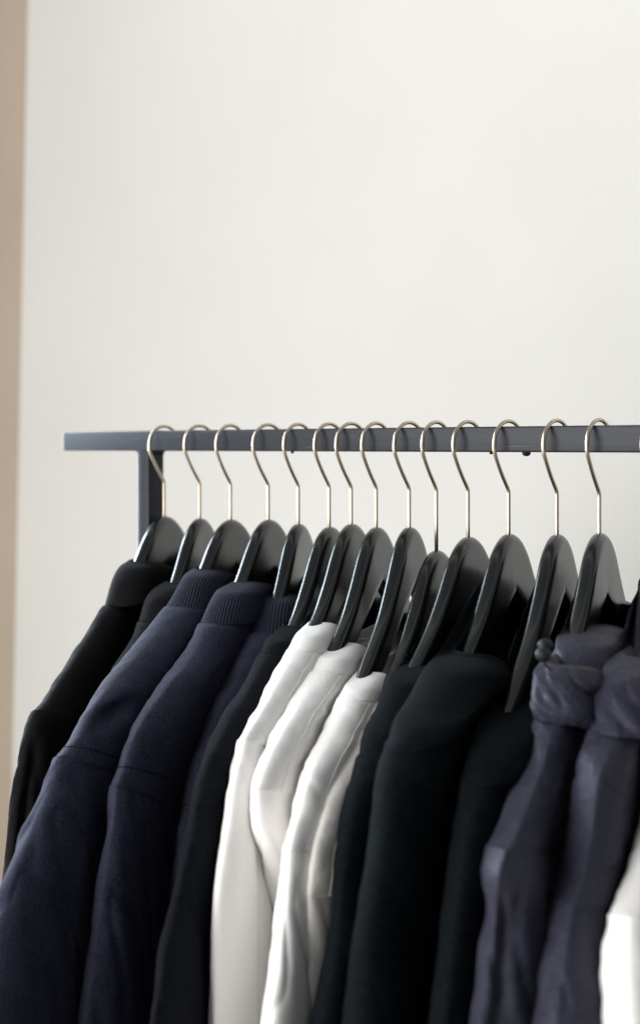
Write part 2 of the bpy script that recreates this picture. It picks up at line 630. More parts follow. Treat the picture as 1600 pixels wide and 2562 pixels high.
# ------------------------------------------------------------------ garments
def loop(yf, yb, a, c, cb, nc, ns, pw=1.0, skw=0.0):
    """closed loop of (x, y, nx, ny): +X side of the front cap first"""
    P = []
    for k in range(nc):
        t = math.pi * k / (nc - 1)
        x, y = a * (math.copysign(abs(math.cos(t)) ** pw, math.cos(t)) + skw * math.sin(t) ** 2), yf - c * abs(math.sin(t)) ** pw
        n = Vector((math.cos(t) / a, -math.sin(t) / c, 0)).normalized()
        P.append((x, y, n.x, n.y))
    for k in range(1, ns):
        P.append((-a, yf + (yb - yf) * k / ns, -1, 0))
    for k in range(nc):
        t = math.pi + math.pi * k / (nc - 1)
        x, y = a * math.copysign(abs(math.cos(t)) ** pw, math.cos(t)), yb + cb * abs(math.sin(t)) ** pw
        n = Vector((math.cos(t) / a, -math.sin(t) / cb, 0)).normalized()
        P.append((x, y, n.x, n.y))
    for k in range(1, ns):
        P.append((a, yb + (yf - yb) * k / ns, 1, 0))
    return P


def fold(p, seed, amp, fh, fv, slant=0.0):
    return amp * noise.noise(Vector((p[0] * fh + seed, p[1] * fh + slant * p[2] * fh, p[2] * fv + seed * 1.7)))


def stack(name, rows, mat, parent, nc=26, ns=22, disp=None, cap_bottom=False, skw=0.0):
    """rows: dicts yf yb z a c cb k(shear) dip; joins loops into one skin"""
    vs, fs, uv = [], [], []
    v_acc = 0.0
    last = None
    N = None
    for ri, r in enumerate(rows):
        L = loop(r['yf'], r['yb'], r['a'], r['c'], r.get('cb', r['c']), nc, ns, r.get('pw', 1.0), r.get('skw', skw))
        N = len(L)
        u = 0.0
        pp = None
        if last is not None:
            v_acc += math.hypot(r['yf'] - last['yf'], r['z'] - last['z'])
        last = r
        ymid = (r['yf'] + r['yb']) / 2
        yh = max((r['yb'] - r['yf']) / 2 + r['c'], 1e-4)
        for (x, y, nx, ny) in L:
            z = r['z']
            k = r.get('k', 0)
            if k:
                dfr = min(y - (r['yf'] - r['c']), (r['yb'] + r.get('cb', r['c'])) - y)
                if r.get('single'):
                    dfr = y - (r['yf'] - r['c'])
                z -= k * max(0.0, min(dfr, 0.11))
            dip = r.get('dip', 0)
            if dip:
                q = 1 - min(1, abs(y - ymid) / yh) ** 2
                xx = x / r['a']
                z -= q * dip * max(0, xx) + (q ** 3 if y < ymid else q) * r.get('dipb', 0) * max(0, -xx)
            p = Vector((x, y, z))
            if pp is not None:
                u += (p - pp).length
            pp = p.copy()
            if disp:
                d = disp(p, nx, ny, ri / (len(rows) - 1), u, r)
                if isinstance(d, tuple):
                    p.x += nx * d[0]; p.y += ny * d[0]; p.z += d[1]
                else:
                    p.x += nx * d
                    p.y += ny * d
            p.x += r.get('xo', 0)
            vs.append(p)
            uv.append((u, v_acc))
    for i in range(len(rows) - 1):
        for k in range(N):
            q = (i * N + k, (i + 1) * N + k, (i + 1) * N + (k + 1) % N, i * N + (k + 1) % N)
            fs.append(q)
    if cap_bottom:
        fs.append(tuple((len(rows) - 1) * N + k for k in range(N)))
    o = mesh_obj(name, vs, fs, mat, parent, uv)
    return o, N


def off(a):
    """the hanger lies against the far side of the cloth, so the near side stands further off"""
    return max(0.0, a - 0.0115)


def to_local(pts, s, yaw, a, c, pw=1.0, skw=0.0):
    """pixels -> (y, z, a, c), z forced downwards"""
    out = []
    n = len(pts)
    for i, p in enumerate(pts):
        f = i / max(n - 1, 1)
        aa = p[2] if len(p) > 2 else (a[0] + (a[1] - a[0]) * f)
        cc = p[3] if len(p) > 3 else (c[0] + (c[1] - c[0]) * f)
        y, z = locate(p[0], p[1], s, yaw, aa, cc, off(aa), pw, skw)
        if out and z > out[-1][1] - 0.002:
            z = out[-1][1] - 0.002
        out.append((y, z, aa, cc))
    return out


def path_rows(loc, n):
    """resample (y,z,a,c) smoothly"""
    P4 = soft_path([tuple(q) for q in loc], n)
    rows = []
    zl = None
    for p in P4:
        z = p.y
        if zl is not None and z > zl - 0.0004:
            z = zl - 0.0004
        zl = z
        rows.append([p.x, z, max(p.z, 0.004), max(p.w, 0.004)])
    return rows


def garment(name, label, cat, group, hi, collar, shoulder, sleeve, mat, cmat, a_col=(0.02, 0.022), c_col=(0.022, 0.024), a_sh=(0.016, 0.028), c_sh=(0.030, 0.045),
            a_sl=(0.026, 0.030), c_sl=(0.045, 0.045), rib=0.0, ribp=0.0034, hrib=0.0, dip=(0.02, 0.004), sk=0.9, shoulder_fold=0.0019, sleeve_fold=0.004, body_fold=0.006, gather=0.0,
            body_a=0.022, flare=0.0, stitch=False, sl_depth=0.06, body_xo=0.0, seed=1.0, collar_wr=0.0, roll=0.0, seam_drop=0.0007, band=0.0, slant=0.5, diag=0.0, extra=None, hem=None, fold_cols=None, pw=1.18, dlow=None, crease=0.0022, ridge=None, skw=0.0, sl_skw=0.0, hem_z=None):
    dl = dip[0] * .65 if dlow is None else dlow
    s, yaw = SX[hi], R(GYAW[hi])
    root = thing(name, label, cat, (s, 0, CAMZ), yaw, group)
    # ---- collar
    cl = to_local(collar, s, yaw, a_col, c_col)
    cr = path_rows(cl, 26)
    rows = []
    th = 0.0022 + roll * 0.3
    z0 = cr[0][1]
    for f in (1.0, 0.7, 0.4, 0.15):          # inner skin, from below up to the rim
        q = cr[min(len(cr) - 1, int(f * 16))]
        rows.append(dict(yf=q[0] + th * 0.3, yb=-q[0] - th * .3, z=q[1], xo=off(q[2]), a=max(q[2] - th, 0.006), c=max(q[3] - th, 0.006), dip=dip[0] * (1 - f * .6), dipb=dip[1] * (1 - f * .6)))
    q = cr[0]
    rows.append(dict(yf=q[0], yb=-q[0], z=z0 - 0.0002, xo=off(q[2]), a=q[2] - th * 0.85, c=q[3] - th * 0.85, dip=dip[0], dipb=dip[1]))
    rows.append(dict(yf=q[0], yb=-q[0], z=z0 + th * 0.5, xo=off(q[2]), a=q[2] - th * 0.5, c=q[3] - th * .5, dip=dip[0], dipb=dip[1]))
    for i, q in enumerate(cr):
        f = i / (len(cr) - 1)
        bulge = 0.0
        if roll:
            bulge = roll * max(0, math.sin(min(1, f * 1.02) * math.pi)) * 0.5
        rows.append(dict(yf=q[0], yb=-q[0], z=q[1], xo=off(q[2]), a=q[2] + bulge, c=q[3] + bulge, dip=dip[0] * (1 - f) + dl * f, dipb=dip[1]))
    if not (roll or band):
        q = cr[-1]
        rows.append(dict(yf=q[0] + .001, yb=-q[0] - .001, z=q[1] - 0.002, xo=off(q[2]), a=q[2] - 0.0016, c=q[3] - 0.0016, dip=dl, dipb=dip[1]))
    if roll or band:
        # the lower edge of a folded collar turns under
        q = cr[-1]
        rows.append(dict(yf=q[0], yb=-q[0], z=q[1] - 0.0012, xo=off(q[2]), a=q[2] - 0.0015, c=q[3] - 0.0015, dip=dl, dipb=dip[1]))
        rows.append(dict(yf=q[0], yb=-q[0], z=q[1] + 0.003, xo=off(q[2]), a=q[2] - 0.005, c=q[3] - 0.005, dip=dl, dipb=dip[1]))

    def cdisp(p, nx, ny, f, u, r):
        d = fold(p, seed + 3, 0.0012, 22, 22)
        if rib:
            w = math.cos(2 * math.pi * (u - p.z * 0.12) / ribp)
            d += rib * (abs(w) ** 0.6 * math.copysign(1, w) - 1)
        if hrib:
            d += hrib * math.cos(2 * math.pi * p.z / 0.0038)
        if collar_wr:
            cc = p.x * .55 + p.z
            q = Vector((cc * 42 + seed, p.y * 14, (p.x - p.z) * 9))
            d -= collar_wr * 1.3 * max(0, 1 - 3.2 * abs(noise.noise(q))) ** 1.3
            q = Vector((cc * 90 + seed, p.y * 30, (p.x - p.z) * 20))
            d -= collar_wr * .5 * max(0, 1 - 3.0 * abs(noise.noise(q)))
            d += collar_wr * .6 * noise.noise(Vector((p.x * 25, p.y * 20 + seed, p.z * 25)))
        return d
    ncap, nside = (150, 260) if rib else (40, 40)
    if rib and ribp < 0.002:
        ncap, nside = 130, 200
    stack('collar', rows, cmat, root, ncap, nside, cdisp)

    # ---- body
    sh = to_local(shoulder, s, yaw, a_sh, c_sh, pw, skw)
    sr = path_rows(sh, 60)
    yneck, zneck = cr[-1][0], cr[-1][1]
    rows = []
    q = sr[0]
    rows.append(dict(yf=q[0] + 0.005, yb=-q[0] - 0.005, z=q[1] + 0.003, xo=off(q[2]), a=max(q[2] - 0.007, 0.006), c=max(q[3] - 0.006, .01), dip=dl, dipb=dip[1]))
    ysm, zsm = sr[-1][0], sr[-1][1]
    for i, q in enumerate(sr):
        f = i / (len(sr) - 1)
        rows.append(dict(yf=q[0], yb=-q[0], z=q[1], pw=1 + (pw - 1) * min(1, f * 4), xo=off(q[2]), a=q[2], c=q[3], k=sk * f * f, dip=dl * (1 - min(1, f * 3)), dipb=dip[1] * (1 - min(1, f * 3)), sh=f))
    aS, cS = sr[-1][2], sr[-1][3]
    # turned edge at the armhole, then the side seam drops behind the sleeve
    rows.append(dict(yf=ysm, yb=-ysm, z=zsm - 0.0006, pw=pw, xo=off(aS), a=aS - 0.0012, c=cS - 0.0012, k=sk, sh=1))
    rows.append(dict(yf=ysm, yb=-ysm, z=zsm - 0.0002, pw=pw, xo=off(aS), a=aS - 0.0040, c=cS - 0.004, k=sk, sh=1))
    zend = -0.70
    nb = 60
    for i in range(1, nb + 1):
        f = i / nb
        z = zsm + (zend - zsm) * f
        back = min(1, f * 5)
        back = back * back * (3 - 2 * back)
        yb_ = ysm + (0.045) * back
        ab = (aS - 0.004) + (body_a - (aS - 0.004)) * min(1, f * 4) + flare * f
        rows.append(dict(yf=yb_, yb=-yb_, z=z, pw=pw, xo=off(aS), a=ab, c=(cS - 0.004) * (1 - .3 * back), k=sk * (1 - min(1, f * 2.2)), sh=1, bd=min(1, f * 6)))

    def bdisp(p, nx, ny, f, u, r):
        w = r.get('sh', 0)
        bd = r.get('bd', 0)
        d = fold(p, seed, shoulder_fold * (0.35 + 0.65 * w) * (1 - bd), 30, 16, slant)
        d += fold(p, seed + 11, shoulder_fold * .5 * (1 - bd), 70, 30, slant)
        if diag:
            q = noise.noise(Vector((p.x * 14 + p.z * 26 + seed, p.y * 10, p.z * 78 + p.x * 30)))
            d += diag * q * (1 - bd) * min(1, f * 6)
        q = Vector((p.x * 16 + p.z * 20 + seed, p.y * 16, p.z * 26 - p.x * 12))
        d -= crease * .4 * (1 - bd) * min(1, f * 5) * max(0, 1 - 6 * abs(noise.noise(q))) ** 1.5
        if bd:
            d += body_fold * bd * (noise.noise(Vector((p.y * 13 + seed, p.z * 2.6, seed + (2 if p.x > 0 else 9)))) + 0.4 * noise.noise(Vector((p.y * 34 + seed, p.z * 5, seed))))
        if extra:
            d += extra(p, nx, ny)
        return d
    stack('body', rows, mat, root, 30, 46, bdisp, skw=skw)

    # ---- sleeves
    sl = to_local(sleeve, s, yaw, a_sl, c_sl, 1 + (pw - 1) * .6, skw * .3)
    top = (ysm + 0.0006, zsm + 0.0016, aS - seam_drop, cS - seam_drop)
    sl = [top] + [q for q in sl if q[1] < top[1] - 0.006]
    if sl[-1][1] > -0.6:
        a_, b_ = sl[-2], sl[-1]
        g = (b_[0] - a_[0]) / (b_[1] - a_[1])
        g = max(-0.1, min(0.25, g))
        sl.append((b_[0] + g * (-0.62 - b_[1]), -0.62, b_[2], b_[3]))
    slr = path_rows(sl, 120)
    rows = []
    for i, q in enumerate(slr):
        f = i / (len(slr) - 1)
        ztop = slr[0][1]
        dz = ztop - q[1]
        kk = sk * (1 - min(1, dz / 0.16))
        dep = sl_depth * (0.75 + 0.25 * min(1, dz / 0.1))
        w_ = max(.0, 1 - dz / .06)
        rows.append(dict(yf=q[0], yb=q[0] + dep, z=q[1], pw=1 + (pw - 1) * (.5 + .5 * w_), skw=skw * w_ + sl_skw * (1 - w_), xo=off(q[2]), a=q[2], c=q[3], cb=min(q[3], 0.03), k=kk, single=True, dz=dz))

    def sdisp(p, nx, ny, f, u, r):
        dz = r['dz']
        w = min(1, dz / 0.05)
        d = sleeve_fold * w * (noise.noise(Vector((p.x * 26 + seed * 2, p.y * 22, p.z * 4.5 + seed))) + 0.45 * noise.noise(Vector((p.x * 60 + seed, p.y * 50, p.z * 9))))
        if gather:
            g = math.exp(-dz / 0.045) * min(1, dz / 0.006)
            d += gather * g * noise.noise(Vector((p.x * 150 + seed, p.y * 120, p.z * 6)))
        if fold_cols:
            for (x0, wdt, amp, z0, z1) in fold_cols:
                if dz > z0 and ny < 0.4:
                    g = min(1, (dz - z0) / 0.03) * (1 if dz < z1 else math.exp(-(dz - z1) / 0.05))
                    d += amp * g * math.exp(-((p.x / r['a'] - x0) / wdt) ** 2)
        d += fold(p, seed + 21, 0.0007, 40, 40) * w
        q = Vector((p.x * 30 + seed, p.y * 24 + p.z * 5, p.z * 5.5 + seed * 3))
        d -= crease * w * max(0, 1 - 5.5 * abs(noise.noise(q))) ** 1.6
        q = Vector((p.x * 18 + p.z * 22 + seed, p.y * 14, p.z * 15 - p.x * 9))
        d -= crease * .22 * w * max(0, 1 - 6 * abs(noise.noise(q))) ** 1.6
        if p.y - (r['yf'] - r['c']) < 0.2:
            d += bdisp(p, nx, ny, 1.0, 0, dict(sh=1, bd=0)) * (1 - w)
        return d
    def sleeve_obj(mirror):
        o, N = stack('sleeve', rows, mat, root, 44, 18, sdisp, skw=skw)
        if mirror:
            me = o.data
            for v in me.vertices:
                v.co.y = -v.co.y
            me.flip_normals()
        return o
    sf = sleeve_obj(False)
    if hem_z is not None:                      # the stitched line above the cuff
        r = min(rows, key=lambda q_: abs(q_['z'] - hem_z))
        pts = []
        for (x, y, nx, ny) in loop(r['yf'], r['yb'], r['a'] + .0004, r['c'] + .0004, r['cb'], 60, 20, r['pw'], r['skw'])[:64]:
            P = Vector((x, y, r['z']))
            d = sdisp(P, nx, ny, 1, 0, r)
            pts.append(Vector((x + nx * d + r['xo'], y + ny * d, r['z'])))
        vs_, fs_ = tube(pts, .0007, 8)
        mesh_obj('cuff_seam', vs_, fs_, M['thread'], root)
    sleeve_obj(True)

    # ---- shoulder seam: a raised ridge from the collar to the armhole
    if ridge is not None:
        pts = []
        for i in range(0, len(sr)):
            q = sr[i]
            fr = i / (len(sr) - 1)
            pwr = 1 + (pw - 1) * min(1, fr * 4)
            r = dict(yf=q[0], yb=-q[0], z=q[1], a=q[2], c=q[3], sh=fr)
            t = R(ridge)
            x, y = q[2] * math.cos(t) ** pwr, q[0] - q[3] * math.sin(t) ** pwr
            n = Vector((math.cos(t) / q[2], -math.sin(t) / q[3], 0)).normalized()
            z = q[1] - sk * fr * fr * max(0, min(y - (q[0] - q[3]), 0.11))
            qq = 1 - min(1, abs(y) / (abs(q[0]) + q[3])) ** 2
            z -= qq * dl * (1 - min(1, fr * 3)) * max(0, x / q[2])
            P = Vector((x, y, z))
            d = bdisp(P, n.x, n.y, fr, 0, r)
            pts.append(P + n * (d + 0.0001) + Vector((off(q[2]), 0, 0)))
        vs_, fs_ = tube(pts, 0.0006, 8)
        mesh_obj('shoulder_seam', vs_, fs_, mat, root)

    # ---- seam stitches: short raised threads on the yoke edge
    if stitch:
        parts = []
        for back in (0.0165,):
            r = sr[-1]
            # row of the shoulder 'back' above the seam
            tgt = None
            for qi in range(len(sr) - 1, 0, -1):
                if math.hypot(sr[qi][0] - ysm, sr[qi][1] - zsm) > back:
                    tgt = qi
                    break
            q = sr[tgt]
            fr = tgt / (len(sr) - 1)
            rr_ = dict(yf=q[0], yb=-q[0], z=q[1], xo=off(q[2]), a=q[2] + 0.0003, c=q[3] + 0.0003, k=sk * fr * fr, sh=fr)
            L = loop(rr_['yf'], rr_['yb'], rr_['a'], rr_['c'], rr_['c'], 200, 60, pw, skw)
            pts = []
            for (x, y, nx, ny) in L[:215]:
                z = rr_['z'] - rr_['k'] * max(0, min(y - (rr_['yf'] - rr_['c']), 0.11))
                p = Vector((x, y, z))
                d = bdisp(p, nx, ny, fr, 0, rr_)
                p.x += nx * d
                p.y += ny * d
                p.x += rr_['xo']
                pts.append(p)
            acc = 0.0
            cur = [pts[0]]
            on = True
            for a_, b_ in zip(pts, pts[1:]):
                acc += (b_ - a_).length
                if on:
                    cur.append(b_)
                if acc > (0.0030 if on else 0.0014):
                    acc = 0.0
                    if on and len(cur) > 1:
                        parts.append(tube(cur, 0.00055, 6))
                    on = not on
                    cur = [b_]
        if parts:
            vs_, fs_ = merge(*parts)
            mesh_obj('stitching', vs_, fs_, M['thread'], root)
    return root


BL = 'black collared shirts'
NV = 'navy jackets with ribbed collars'
WH = 'white tops'
CG = 'black knit cardigans'
HJ = 'purple grey hooded jackets'

garment('black_shirt', 'black cotton shirt with a folded collar, outermost on the rail beside the post', 'shirt', BL, 0,
        [(318, 1404), (300, 1415), (289, 1432), (279, 1455), (270, 1485), (262, 1509)],
        [(258, 1513), (238, 1540), (212, 1582), (172, 1638), (132, 1694), (99, 1737), (76, 1760)],
        [(63, 1783), (56, 1817), (50, 1860), (40, 1922), (30, 1975), (20, 2041), (12, 2100), (4, 2160), (-12, 2300), (-25, 2450)],
        M['blackcotton'], M['blackcotton'], a_col=(.022, .027), c_col=(.022, .03), dip=(0.012, 0.0), band=1, roll=0.002, a_sl=(.024, .026), sleeve_fold=0.009, seed=2.3, dlow=-.010, body_a=.02, sk=0.6, fold_cols=[(0.25, .25, -.008, .02, .3)])
garment('black_shirt', 'black shirt with a folded collar, mostly hidden between the outermost shirt and the navy jackets', 'shirt', BL, 1,
        [(408, 1456), (387, 1469), (368, 1492), (357, 1522), (347, 1550)],
        [(345, 1556), (334, 1585), (298, 1638), (265, 1681), (238, 1722), (218, 1765), (200, 1810)],
        [(190, 1860), (175, 1930), (150, 2020), (120, 2150), (95, 2400), (80, 2562)],
        M['blackcotton'], M['blackcotton'], a_col=(.02, .024), c_col=(.022, .028), dip=(0.012, 0.0), band=1, roll=0.002, seed=5.1, dlow=-.010, body_a=.02, sk=0.6, a_sl=(.024, .024), a_sh=(.024, .024), diag=0.002)
garment('navy_jacket', 'navy cotton jacket with ribbed collar, its shoulder in full view beside the black shirts', 'jacket', NV, 2,
        [(486, 1421), (460, 1436), (444, 1462), (430, 1489), (414, 1516)],
        [(412, 1519), (403, 1530), (380, 1559), (331, 1611), (281, 1664), (238, 1711), (212, 1750), (185, 1800), (162, 1833), (134, 1866)],
        [(112, 1909), (96, 1959), (69, 2018), (43, 2070), (0, 2165), (-40, 2300), (-70, 2450), (-90, 2562)],
        M['navy'], M['navyrib'], a_col=(.024, .027), c_col=(.03, .034), rib=0.0010, a_sh=(.0265, .029), c_sh=(.034, .050), a_sl=(.0295, .031), c_sl=(.052, .075), gather=.0018, stitch=True, seed=8.2, hem_z=-.478, dlow=.002, sk=.5, pw=1.25, dip=(.016, 0), body_a=.03,
        sleeve_fold=.006, extra=lambda p, nx, ny: -0.013 * math.exp(-((p.y + 0.356) / .030) ** 2 - ((p.z + 0.247 - (p.x - .01) * .5) / .011) ** 2 - ((p.x - .015) / .011) ** 2) + 0.006 * math.exp(-((p.y + 0.345) / .035) ** 2 - ((p.z + 0.226) / .011) ** 2 - ((p.x - .016) / .012) ** 2))
garment('navy_jacket', 'navy cotton jacket with ribbed collar, the middle one of the three', 'jacket', NV, 3,
        [(588, 1451), (556, 1461), (537, 1478), (524, 1500), (512, 1530), (501, 1555)],
        [(499, 1559), (489, 1580), (463, 1625), (413, 1680), (370, 1737), (334, 1787), (321, 1812), (307, 1850), (294, 1896), (276, 1937)],
        [(273, 1960), (268, 2010), (263, 2050), (247, 2142), (230, 2265), (211, 2395), (191, 2562)],
        M['navy'], M['navyrib'], a_col=(.024, .026), c_col=(.03, .034), rib=0.0010, a_sh=(.0235, .0215), c_sh=(.034, .044), a_sl=(.0215, .022), c_sl=(.044, .055), gather=.0018, stitch=True, seed=13.7, dlow=.002, sk=.5, pw=1.3, dip=(.016, 0), body_a=.02)
garment('navy_jacket', 'navy cotton jacket with ribbed collar, partly covered by the charcoal sweatshirt', 'jacket', NV, 4,
        [(678, 1482), (658, 1494), (648, 1510), (638, 1540), (622, 1579)],
        [(620, 1583), (610, 1605), (598, 1627), (567, 1686), (531, 1746), (507, 1805), (485, 1861), (471, 1897), (462, 1940), (452, 2000), (442, 2038)],
        [(438, 2060), (433, 2090), (428, 2155), (421, 2215), (412, 2350), (400, 2562)],
        M['navy'], M['navyrib'], a_col=(.024, .027), c_col=(.03, .034), rib=0.0010, a_sh=(.0235, .022), c_sh=(.034, .042), a_sl=(.021, .021), gather=.0018, stitch=True, seed=17.1, dlow=.002, sk=.5, pw=1.3, dip=(.016, 0), body_a=.018)
garment('sweatshirt', 'charcoal jersey sweatshirt between the navy jackets and the white tops', 'sweatshirt', None, 5,
        [(706, 1561), (686, 1566), (672, 1576), (662, 1598), (652, 1627)],
        [(650, 1631), (633, 1660), (610, 1702), (563, 1774), (531, 1833), (507, 1877), (499, 1909), (491, 1940), (476, 1992)],
        [(467, 2046), (446, 2130), (422, 2237), (402, 2305), (388, 2406), (363, 2562)],
        M['charcoal'], M['charcoal'], a_col=(.0175, .0175), c_col=(.026, .03), rib=0.0003, ribp=.0026, a_sh=(.0170, .0155), c_sh=(.03, .040), a_sl=(.0155, .0155), c_sl=(.042, .070), seed=21.9, ridge=40, sk=-0.1, dip=(.018, .0), body_a=.016, diag=.001)
garment('sweatshirt', 'white jersey sweatshirt beside the charcoal one, highest of the white collars', 'sweatshirt', WH, 6,
        [(775, 1553), (757, 1557), (745, 1568), (735, 1590), (720, 1619)],
        [(719, 1622), (710, 1639), (686, 1674), (654, 1730), (626, 1778), (602, 1815), (594, 1833)],
        [(587, 1861), (575, 1897), (567, 1936), (561, 1984), (553, 2040), (540, 2108), (531, 2180), (526, 2260), (523, 2406), (522, 2562)],
        M['white'], M['white'], a_col=(.018, .018), c_col=(.022, .026), rib=0.00016, ribp=.0019, a_sh=(.0175, .0165), c_sh=(.026, .036), a_sl=(.0165, .0170), c_sl=(.036, .060), seed=25.3, ridge=35, sk=.35, dip=(.03, .002), body_a=.014, diag=.0022,
        sleeve_fold=.003, body_fold=.004)
garment('sweatshirt', 'white jersey sweatshirt with a smooth collar, the middle of the three', 'sweatshirt', WH, 7,
        [(835, 1603), (815, 1608), (801, 1621), (790, 1648), (776, 1674)],
        [(774, 1677), (757, 1702), (725, 1750), (694, 1797), (666, 1849), (646, 1893), (634, 1928), (626, 1955)],
        [(623, 1990), (627, 2043), (640, 2099), (657, 2165), (680, 2240), (700, 2330), (712, 2440), (718, 2562)],
        M['white'], M['white'], a_col=(.018, .019), c_col=(.022, .026), rib=0.0, a_sh=(.0185, .016), c_sh=(.026, .03), a_sl=(.015, .015), c_sl=(.024, .026), seed=29.9, ridge=32, sk=.3, dip=(.032, .003), body_a=.015, diag=.0016, sleeve_fold=.003,
        body_fold=.007, sl_depth=.03)
garment('sweatshirt', 'white jersey sweatshirt with its collar against the cream top, lowest of the white collars', 'sweatshirt', WH, 8,
        [(896, 1675), (878, 1681), (866, 1697), (856, 1722), (845, 1741)],
        [(843, 1745), (833, 1770), (809, 1817), (785, 1861), (761, 1905), (749, 1940), (737, 1980), (725, 2028), (713, 2071), (706, 2102)],
        [(705, 2125), (703, 2164), (694, 2237), (680, 2350), (669, 2440), (652, 2562)],
        M['white'], M['white'], a_col=(.017, .018), c_col=(.022, .026), rib=0.00016, ribp=.0019, a_sh=(.0175, .0145), c_sh=(.026, .03), a_sl=(.0145, .018), c_sl=(.028, .04), seed=34.4, ridge=28, sk=.3, dip=(.03, .002), body_a=.014, sleeve_fold=.0035, sl_depth=.035,
        body_fold=.006)
garment('sweater', 'cream wool top squeezed between the white sweatshirts and the black cardigans', 'sweater', WH, 9,
        [(960, 1727), (942, 1731), (932, 1740), (922, 1756)],
        [(920, 1759), (912, 1778), (900, 1801), (876, 1845), (850, 1893), (837, 1917), (813, 1964), (797, 2008), (783, 2055), (771, 2105), (764, 2160), (760, 2215)],
        [(759, 2240), (757, 2265), (756, 2305), (750, 2434), (740, 2562)],
        M['cream'], M['cream'], a_col=(.016, .017), c_col=(.022, .026), a_sh=(.0165, .0125), c_sh=(.026, .03), a_sl=(.0125, .0125), c_sl=(.026, .028), seed=38.8, ridge=30, sk=.2, dip=(.03, .004), body_a=.014, sleeve_fold=.003, sl_depth=.035)
garment('knit_cardigan', 'black knit cardigan with a narrow ridged collar, next to the cream top', 'cardigan', CG, 10,
        [(1040, 1649), (1014, 1652), (992, 1668), (975, 1694), (960, 1739), (940, 1784), (915, 1818), (904, 1845), (897, 1884)],
        [(894, 1890), (885, 1922), (870, 1950), (857, 1997), (850, 2035), (842, 2085), (832, 2140)],
        [(829, 2160), (827, 2200), (824, 2260), (809, 2350), (787, 2462), (768, 2562)],
        M['knit'], M['knit'], a_col=(.023, .0235), c_col=(.03, .036), hrib=.0006, a_sh=(.0205, .021), c_sh=(.034, .044), a_sl=(.021, .021), seed=42.1, crease=.0012, dlow=-.03, sk=.3, dip=(.02, -.05), roll=.007, body_a=.02, sleeve_fold=.003)
garment('knit_cardigan', 'black cardigan with a broad smooth shawl collar, the widest of the knits', 'cardigan', CG, 11,
        [(1128, 1629), (1100, 1640), (1078, 1664), (1048, 1719), (1019, 1764), (994, 1793), (980, 1818), (969, 1850)],
        [(966, 1856), (957, 1888), (939, 1932), (932, 1977), (929, 2022), (919, 2081), (905, 2170), (890, 2255), (880, 2330)],
        [(878, 2350), (870, 2418), (860, 2490), (850, 2562)],
        M['knit'], M['knit'], a_col=(.0275, .028), c_col=(.034, .042), a_sh=(.0245, .0255), c_sh=(.036, .050), a_sl=(.0255, .026), seed=46.6, crease=.0012, dlow=-.03, sk=.2, dip=(.045, -.062), roll=.009, body_a=.024, sleeve_fold=.003)
garment('knit_cardigan', 'black knit cardigan with a ridged collar, beside the hooded jacket with the toggle', 'cardigan', CG, 12,
        [(1285, 1731), (1250, 1737), (1229, 1753), (1216, 1784), (1197, 1823), (1174, 1874), (1164, 1903), (1155, 1937)],
        [(1153, 1942), (1148, 1975), (1141, 2020), (1132, 2071), (1118, 2146), (1108, 2220), (1098, 2290)],
        [(1096, 2310), (1088, 2370), (1080, 2440), (1066, 2562)],
        M['knit'], M['knit'], a_col=(.0235, .024), c_col=(.03, .038), hrib=.0006, a_sh=(.0205, .021), c_sh=(.034, .044), a_sl=(.021, .021), seed=51.2, crease=.0012, dlow=-.03, sk=.2, dip=(.025, -.09), roll=.007, body_a=.02, sleeve_fold=.003)

HOOD1 = [(1345, 1660), (1337, 1680), (1334, 1698), (1335, 1716), (1329, 1743), (1330, 1772), (1334, 1793)]
g14 = garment('hooded_jacket', 'purple grey nylon jacket with a crumpled collar and a cord toggle', 'jacket', HJ, 13,
              [(1436, 1556), (1412, 1570), (1396, 1592), (1382, 1622), (1374, 1652), (1370, 1680)],
              [(1340, 1785), (1332, 1812), (1321, 1843), (1306, 1898), (1286, 1947), (1267, 1997), (1242, 2061), (1217, 2103)],
              [(1200, 2133), (1196, 2165), (1202, 2205), (1211, 2260), (1206, 2319), (1193, 2443), (1173, 2562)],
              M['nylon'], M['nylon'], a_col=(.026, .027), c_col=(.028, .030), collar_wr=.0018, a_sh=(.018, .017), c_sh=(.028, .03), a_sl=(.018, .022), c_sl=(.03, .034), seed=55.5, shoulder_fold=.0009, sl_skw=-.35, skw=.25, crease=.0032, sk=.2, pw=1.55, dip=(.02, -.06), gather=.0018, body_a=.02, sleeve_fold=.007, seam_drop=.0005,
              fold_cols=[(0.1, .18, -.010, .02, .5)])
HOOD2 = [(1530, 1640), (1513, 1663), (1497, 1685), (1484, 1717), (1485, 1745), (1479, 1770), (1477, 1795), (1472, 1822)]
g15 = garment('hooded_jacket', 'purple grey nylon jacket cut by the right picture edge, nearest the lone white sweatshirt', 'jacket', HJ, 14,
              [(1595, 1597), (1563, 1605), (1545, 1622), (1530, 1645), (1520, 1680)],
              [(1478, 1810), (1468, 1840), (1445, 1898), (1430, 1967), (1420, 2046), (1410, 2106), (1396, 2170), (1376, 2230)],
              [(1366, 2275), (1351, 2369), (1336, 2468), (1321, 2562)],
              M['nylon'], M['nylon'], a_col=(.027, .028), c_col=(.028, .030), collar_wr=.0018, a_sh=(.02, .02), c_sh=(.03, .034), a_sl=(.02, .026), c_sl=(.034, .038), seed=59.3, shoulder_fold=.0009, skw=.25, crease=.0032, sk=.25, pw=1.5, dip=(.02, -.06), gather=.0018, body_a=.022, sleeve_fold=.005)


